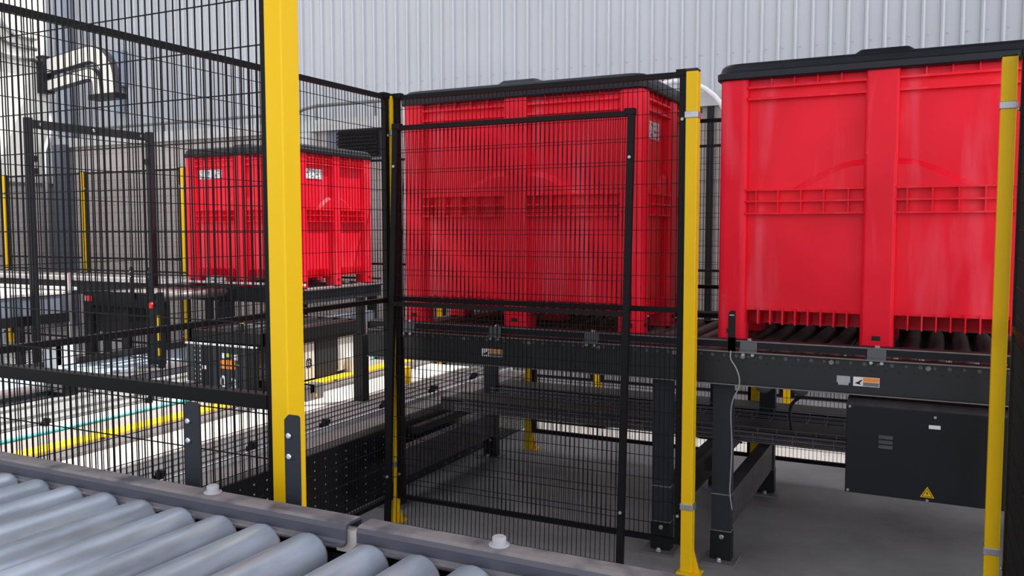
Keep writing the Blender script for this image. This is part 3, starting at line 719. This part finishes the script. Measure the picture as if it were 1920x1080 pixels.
# junction box and stickers near the pipe
t3 = thing('junction_box', (-5.10, 3.66, PZ+.015), 'small black junction box at the end of the silver pipe', 'junction box')
MB().box(-.09, .07, -.05, .05, 0, .10).build('housing', BLACK, t3); MB().box(-.07, .05, -.052, -.05, .03, .08).build('face_plate', MIDG, t3)
one('floor_bracket', MB().box(-6.30, -6.12, 4.35, 4.38, 0, .60).box(-6.30, -6.12, 4.30, 4.50, .60, .62).box(-6.14, -6.12, 4.35, 4.50, .45, .62), PALE, 'pale steel bracket beside the perforated plate at left', 'bracket')

# ================================================================== TRANSFER CAR
t = thing('transfer_car', (-4.62, 4.25, PZ), 'dark transfer car numbered 03 standing on the track, behind the big yellow post', 'transfer car')
MB().box(0, .64, 0, 1.10, .10, .31).build('chassis', BEAM2, t, bevel=.006)
MB().box(.14, .20, -.012, 0, .02, .31).box(.56, .64, -.012, 0, .02, .31).build('front_post', BLACK, t)
MB().box(0, .14, -.008, 0, .06, .31).build('perforated_cover', dots_mat('perforated cover', (.03, .032, .038), (.5, .5, .5), .05, .032, .006, .5, 'y'), t)
MB().box(.20, .56, -.010, 0, .02, .31).build('number_panel', BEAM2, t)
MB().box(0, .64, -.03, 0, .318, .328).build('front_edge', PALE, t)
text_mesh('car_number', '0', .115, (.335, -.0125, .072), (PI/2, 0, 0), WHITE, t, .85)
text_mesh('car_number', '3', .115, (.430, -.0125, .062), (PI/2, 0, 0), WHITE, t, .85)
p = MB().box(.315, .445, -.0125, -.010, .165, .225).build('orange_sticker', ORANGE, t)
MB().box(.378, .384, -.0135, -.0125, .165, .225).build('sticker_divider', BLACK, p)
MB().box(.33, .36, -.0125, -.010, .235, .27).build('white_sticker', WHITE, t)
MB().box(.415, .452, -.0125, -.010, .228, .265).build('white_sticker', WHITE, t)
MB().box(.462, .470, -.0125, -.010, .228, .268).build('white_sticker', WHITE, t)
MB().box(.15, .185, -.0145, -.012, .15, .175).build('white_sticker', WHITE, t)
MB().box(.37, .395, -.0125, -.010, .245, .27).build('green_sticker', GREENL, t)
MB().box(.415+.045, .435+.045, -.0125, -.010, .185, .20).build('green_sticker', GREENL, t)
# side covers on the +X side
MB().box(.64, .648, .41, .55, .04, .30).build('side_number_panel', PALE, t)
text_mesh('side_number', '03', .09, (.6495, .485, .15), (PI/2, 0, PI/2), BLACK, t, .6)
MB().box(.64, .647, .57, .80, .03, .30).build('side_cover', BEAM2, t)
MB().box(.64, .650, .82, 1.06, .05, .31).build('side_cover', PALE, t)
MB().box(.60, .70, .90, 1.14, .02, .14).build('pale_housing', PALE, t)
MB().box(.60, 1.04, .03, .07, .05, .10).build('bumper_arm', BEAM, t)
MB().box(.95, 1.04, .0, .16, .0, .10).build('drive_box', MIDG, t)
MB().box(1.04, 1.0415, .07, .09, .02, .04).build('yellow_sticker', YEL, t)
# deck frame above
MB().box(-.02, .68, .02, .06, .33, .41).box(-.02, .68, 1.06, 1.10, .33, .41).box(-.02, .02, .02, 1.10, .33, .41).box(.64, .68, .02, 1.10, .33, .41).build('deck_frame', BLACK, t)
MB().box(.0, .66, .02, 1.10, .30, .335).build('deck_bottom', BLACK, t)
for k in range(4):
    q = MB().lathe([(0, .03), (.98, .03)], 'y', (.11+k*.145, .07, .385), 14); q.build('roller', BEAM, t)
for x in (.12, .52):
    for y in (.1, 1.0):
        MB().lathe([(-.03, .045), (.03, .045)], 'x', (x, y, .065), 20).build('wheel', MIDG, t)
MB().box(.46, .475, .03, .045, .33, .47).build('signal_pole', BLACK, t)
MB().box(.455, .480, .025, .050, .47, .49).build('yellow_beacon', YEL, t)
# machinery on the far side of the car
for x, y, lab in ((-5.0, 5.55, 'black geared drive unit below the furthest bin, left of the big yellow post'),):
    g = thing('drive_unit', (x, y, .41), lab, 'drive unit')
    MB().box(-.10, .10, -.08, .08, .0, .40).build('gearbox', BLACK, g)
    MB().lathe([(-.12, .03), (-.11, .05), (.16, .05), (.17, .03)], 'x', (.18, 0, .34), 14).build('motor', BEAM2, g)
    MB().tube([(0, 0, .40), (.02, .02, .56), (.10, .02, .60), (.18, .02, .50), (.20, 0, .40)], .010, 8).build('hose', RUBBER, g)
g = thing('light_curtain', (-5.50, 4.80, PZ), 'slim black light curtain post with red and yellow marks, beside the car', 'safety sensor')
MB().box(-.02, .02, -.02, .02, 0, .60).build('column', BLACK, g)
MB().box(-.014, .014, -.024, -.02, .22, .42).box(-.014, .014, -.024, -.02, .10, .16).build('yellow_strip', YEL, g)
MB().lathe([(-.03, .022), (0, .026)], 'y', (-.07, -.01, .495), 14).build('red_button', REDP, g)
MB().box(-.10, .03, -.012, 0, .46, .53).build('mount_plate', BEAM, g)
one('control_pillar', MB().box(-3.325, -3.25, 4.39, 4.45, PZ, .84).box(-3.31, -3.265, 4.40, 4.44, .84, 1.08), BLACK, 'black pillar with wider base standing right of the transfer car', 'pillar', bevel=.004)
one('yellow_buffer', MB().lathe([(0, .018), (.02, .030), (.07, .030), (.09, .015)], 'y', (-3.40, 4.95, PZ+.07), 14).box(-3.44, -3.36, 5.03, 5.10, PZ, PZ+.12), YEL, 'round yellow buffer on the track right of the corner post', 'buffer')

# ================================================================== FAR CONVEYOR UNDER THE FURTHEST BIN
t = thing('roller_conveyor', (-11.0, 5.95, 0), 'far conveyor line carrying the furthest red bin', 'conveyor')
L_ = 5.95
MB().box(0, L_, 0, .006, .84, .972).box(0, L_, -.01, .05, .966, .972).build('side_beam', BEAM, t)
MB().box(0, L_, 0, .05, 1.0, 1.018).build('guide_rail', PALE, t)
MB().box(0, L_, 1.19, 1.196, .84, .972).box(0, L_, 1.15, 1.2, 1.0, 1.018).build('side_beam', BEAM, t)
MB().box(L_, L_+.006, .02, 1.18, .84, .955).box(L_, L_+.03, .02, 1.18, .945, .960).build('end_beam', BEAM2, t)
MB().box(L_, L_+.035, .02, 1.18, .958, .972).build('end_trim', ALU, t)
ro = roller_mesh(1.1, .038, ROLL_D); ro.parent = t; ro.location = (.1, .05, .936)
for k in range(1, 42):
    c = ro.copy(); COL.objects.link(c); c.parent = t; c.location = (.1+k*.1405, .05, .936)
for lx in (.2, 1.9, 3.6, L_-.12):
    for ly in (.02, 1.12): MB().box(lx, lx+.08, ly, ly+.06, 0, .84).build('leg', BEAM, t)
one('lower_side_beam', MB().box(-5.12, -5.02, 6.05, 6.98, .60, .70), BLUEG, 'blue grey beam below the end of the far conveyor', 'beam')
one('support_leg', MB().box(-4.92, -4.86, 6.3, 6.36, 0, .60).box(-4.92, -4.86, 6.3, 6.36, .58, .66), PALE, 'pale support leg below the far conveyor end', 'leg')
# dark stub conveyor with sensors
t = thing('roller_conveyor', (-6.54, 4.90, 0), 'short black conveyor stub left of the transfer car, under the portal frame', 'conveyor')
MB().box(0, .93, 0, .03, .865, .985).build('side_beam', BLACK, t)
MB().box(0, .93, .80, .83, .865, .985).build('side_beam', BLACK, t)
MB().box(.05, .12, -.003, 0, .90, .945).build('red_label', REDP, t)
MB().box(.02, .04, -.003, 0, .90, .945).build('white_label', WHITE, t)
for k in range(6):
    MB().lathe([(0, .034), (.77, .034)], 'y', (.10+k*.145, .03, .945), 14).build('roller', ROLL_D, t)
for lx in (.02, .76):
    for ly in (.0, .77): MB().box(lx, lx+.15 if lx > .1 else lx+.08, ly, ly+.06, PZ, .865).build('leg', BEAM, t)
MB().box(.12, .50, .03, .30, .64, .865).build('drive_box', BLACK, t)
bracket(-5.92, 4.885, .93, 1.20, .045, 'left dark sensor bracket on the black conveyor stub', False, BEAM)
bracket(-5.71, 4.885, .93, 1.20, .055, 'right dark sensor bracket on the black conveyor stub', False, BEAM)
# lift table at the left
t = thing('lift_table', (-6.665, 3.0, 0), 'grey lift table with white top at the left edge', 'lift table')
MB().box(-2.2, 0, -.6, 1.88, .955, .978).build('table_top', CONC, t)
MB().box(-2.2, -.01, -.6, 1.87, .80, .955).build('skirt', BLUEG, t)
MB().box(-2.2, .02, -.6, 1.90, .72, .80).build('dark_frame', BLACK, t)
MB().box(-2.2, .01, 1.88, 1.94, .985, 1.01).build('far_rail', PALE, t)
MB().box(0, .025, 1.84, 1.875, 0, 1.13).build('silver_post', ALU, t)
MB().box(.0, .03, .1, .16, .0, .72).box(.0, .03, 1.2, 1.26, 0, .72).build('leg', BLUEG, t)
MB().box(0, .012, -.14, -.04, .86, .90).build('red_label', REDP, t)
MB().box(0, .02, -.60, -.2, .45, .72).box(0, .02, .35, .85, .45, .72).build('guard_plate', BLACK, t)
# portal frame
t = thing('portal_frame', (-6.59, 4.475, 0), 'tall black portal frame over the lift table at left', 'frame')
MB().box(-.025, .025, 0, .05, 0, 2.40).build('upright', BEAM, t)
MB().box(-.025, .025, 1.18, 1.23, 0, 2.40).build('upright', BEAM, t)
MB().box(-.025, .025, .05, 1.18, 2.32, 2.385).build('top_beam', BEAM, t)
for zz, yy in ((2.05, .10), (1.95, .10), (2.1, 1.12)):
    MB().box(-.02, .02, yy-.05 if yy < 1 else yy+.03, yy-.02 if yy < 1 else yy+.06, zz, zz+.05).build('sensor', BLACK, t)
for y in (.12, .6, 1.1): MB().lathe([(0, .018), (.008, .012)], 'x', (.025, y, 2.35), 10).build('bolt', GALV, t)
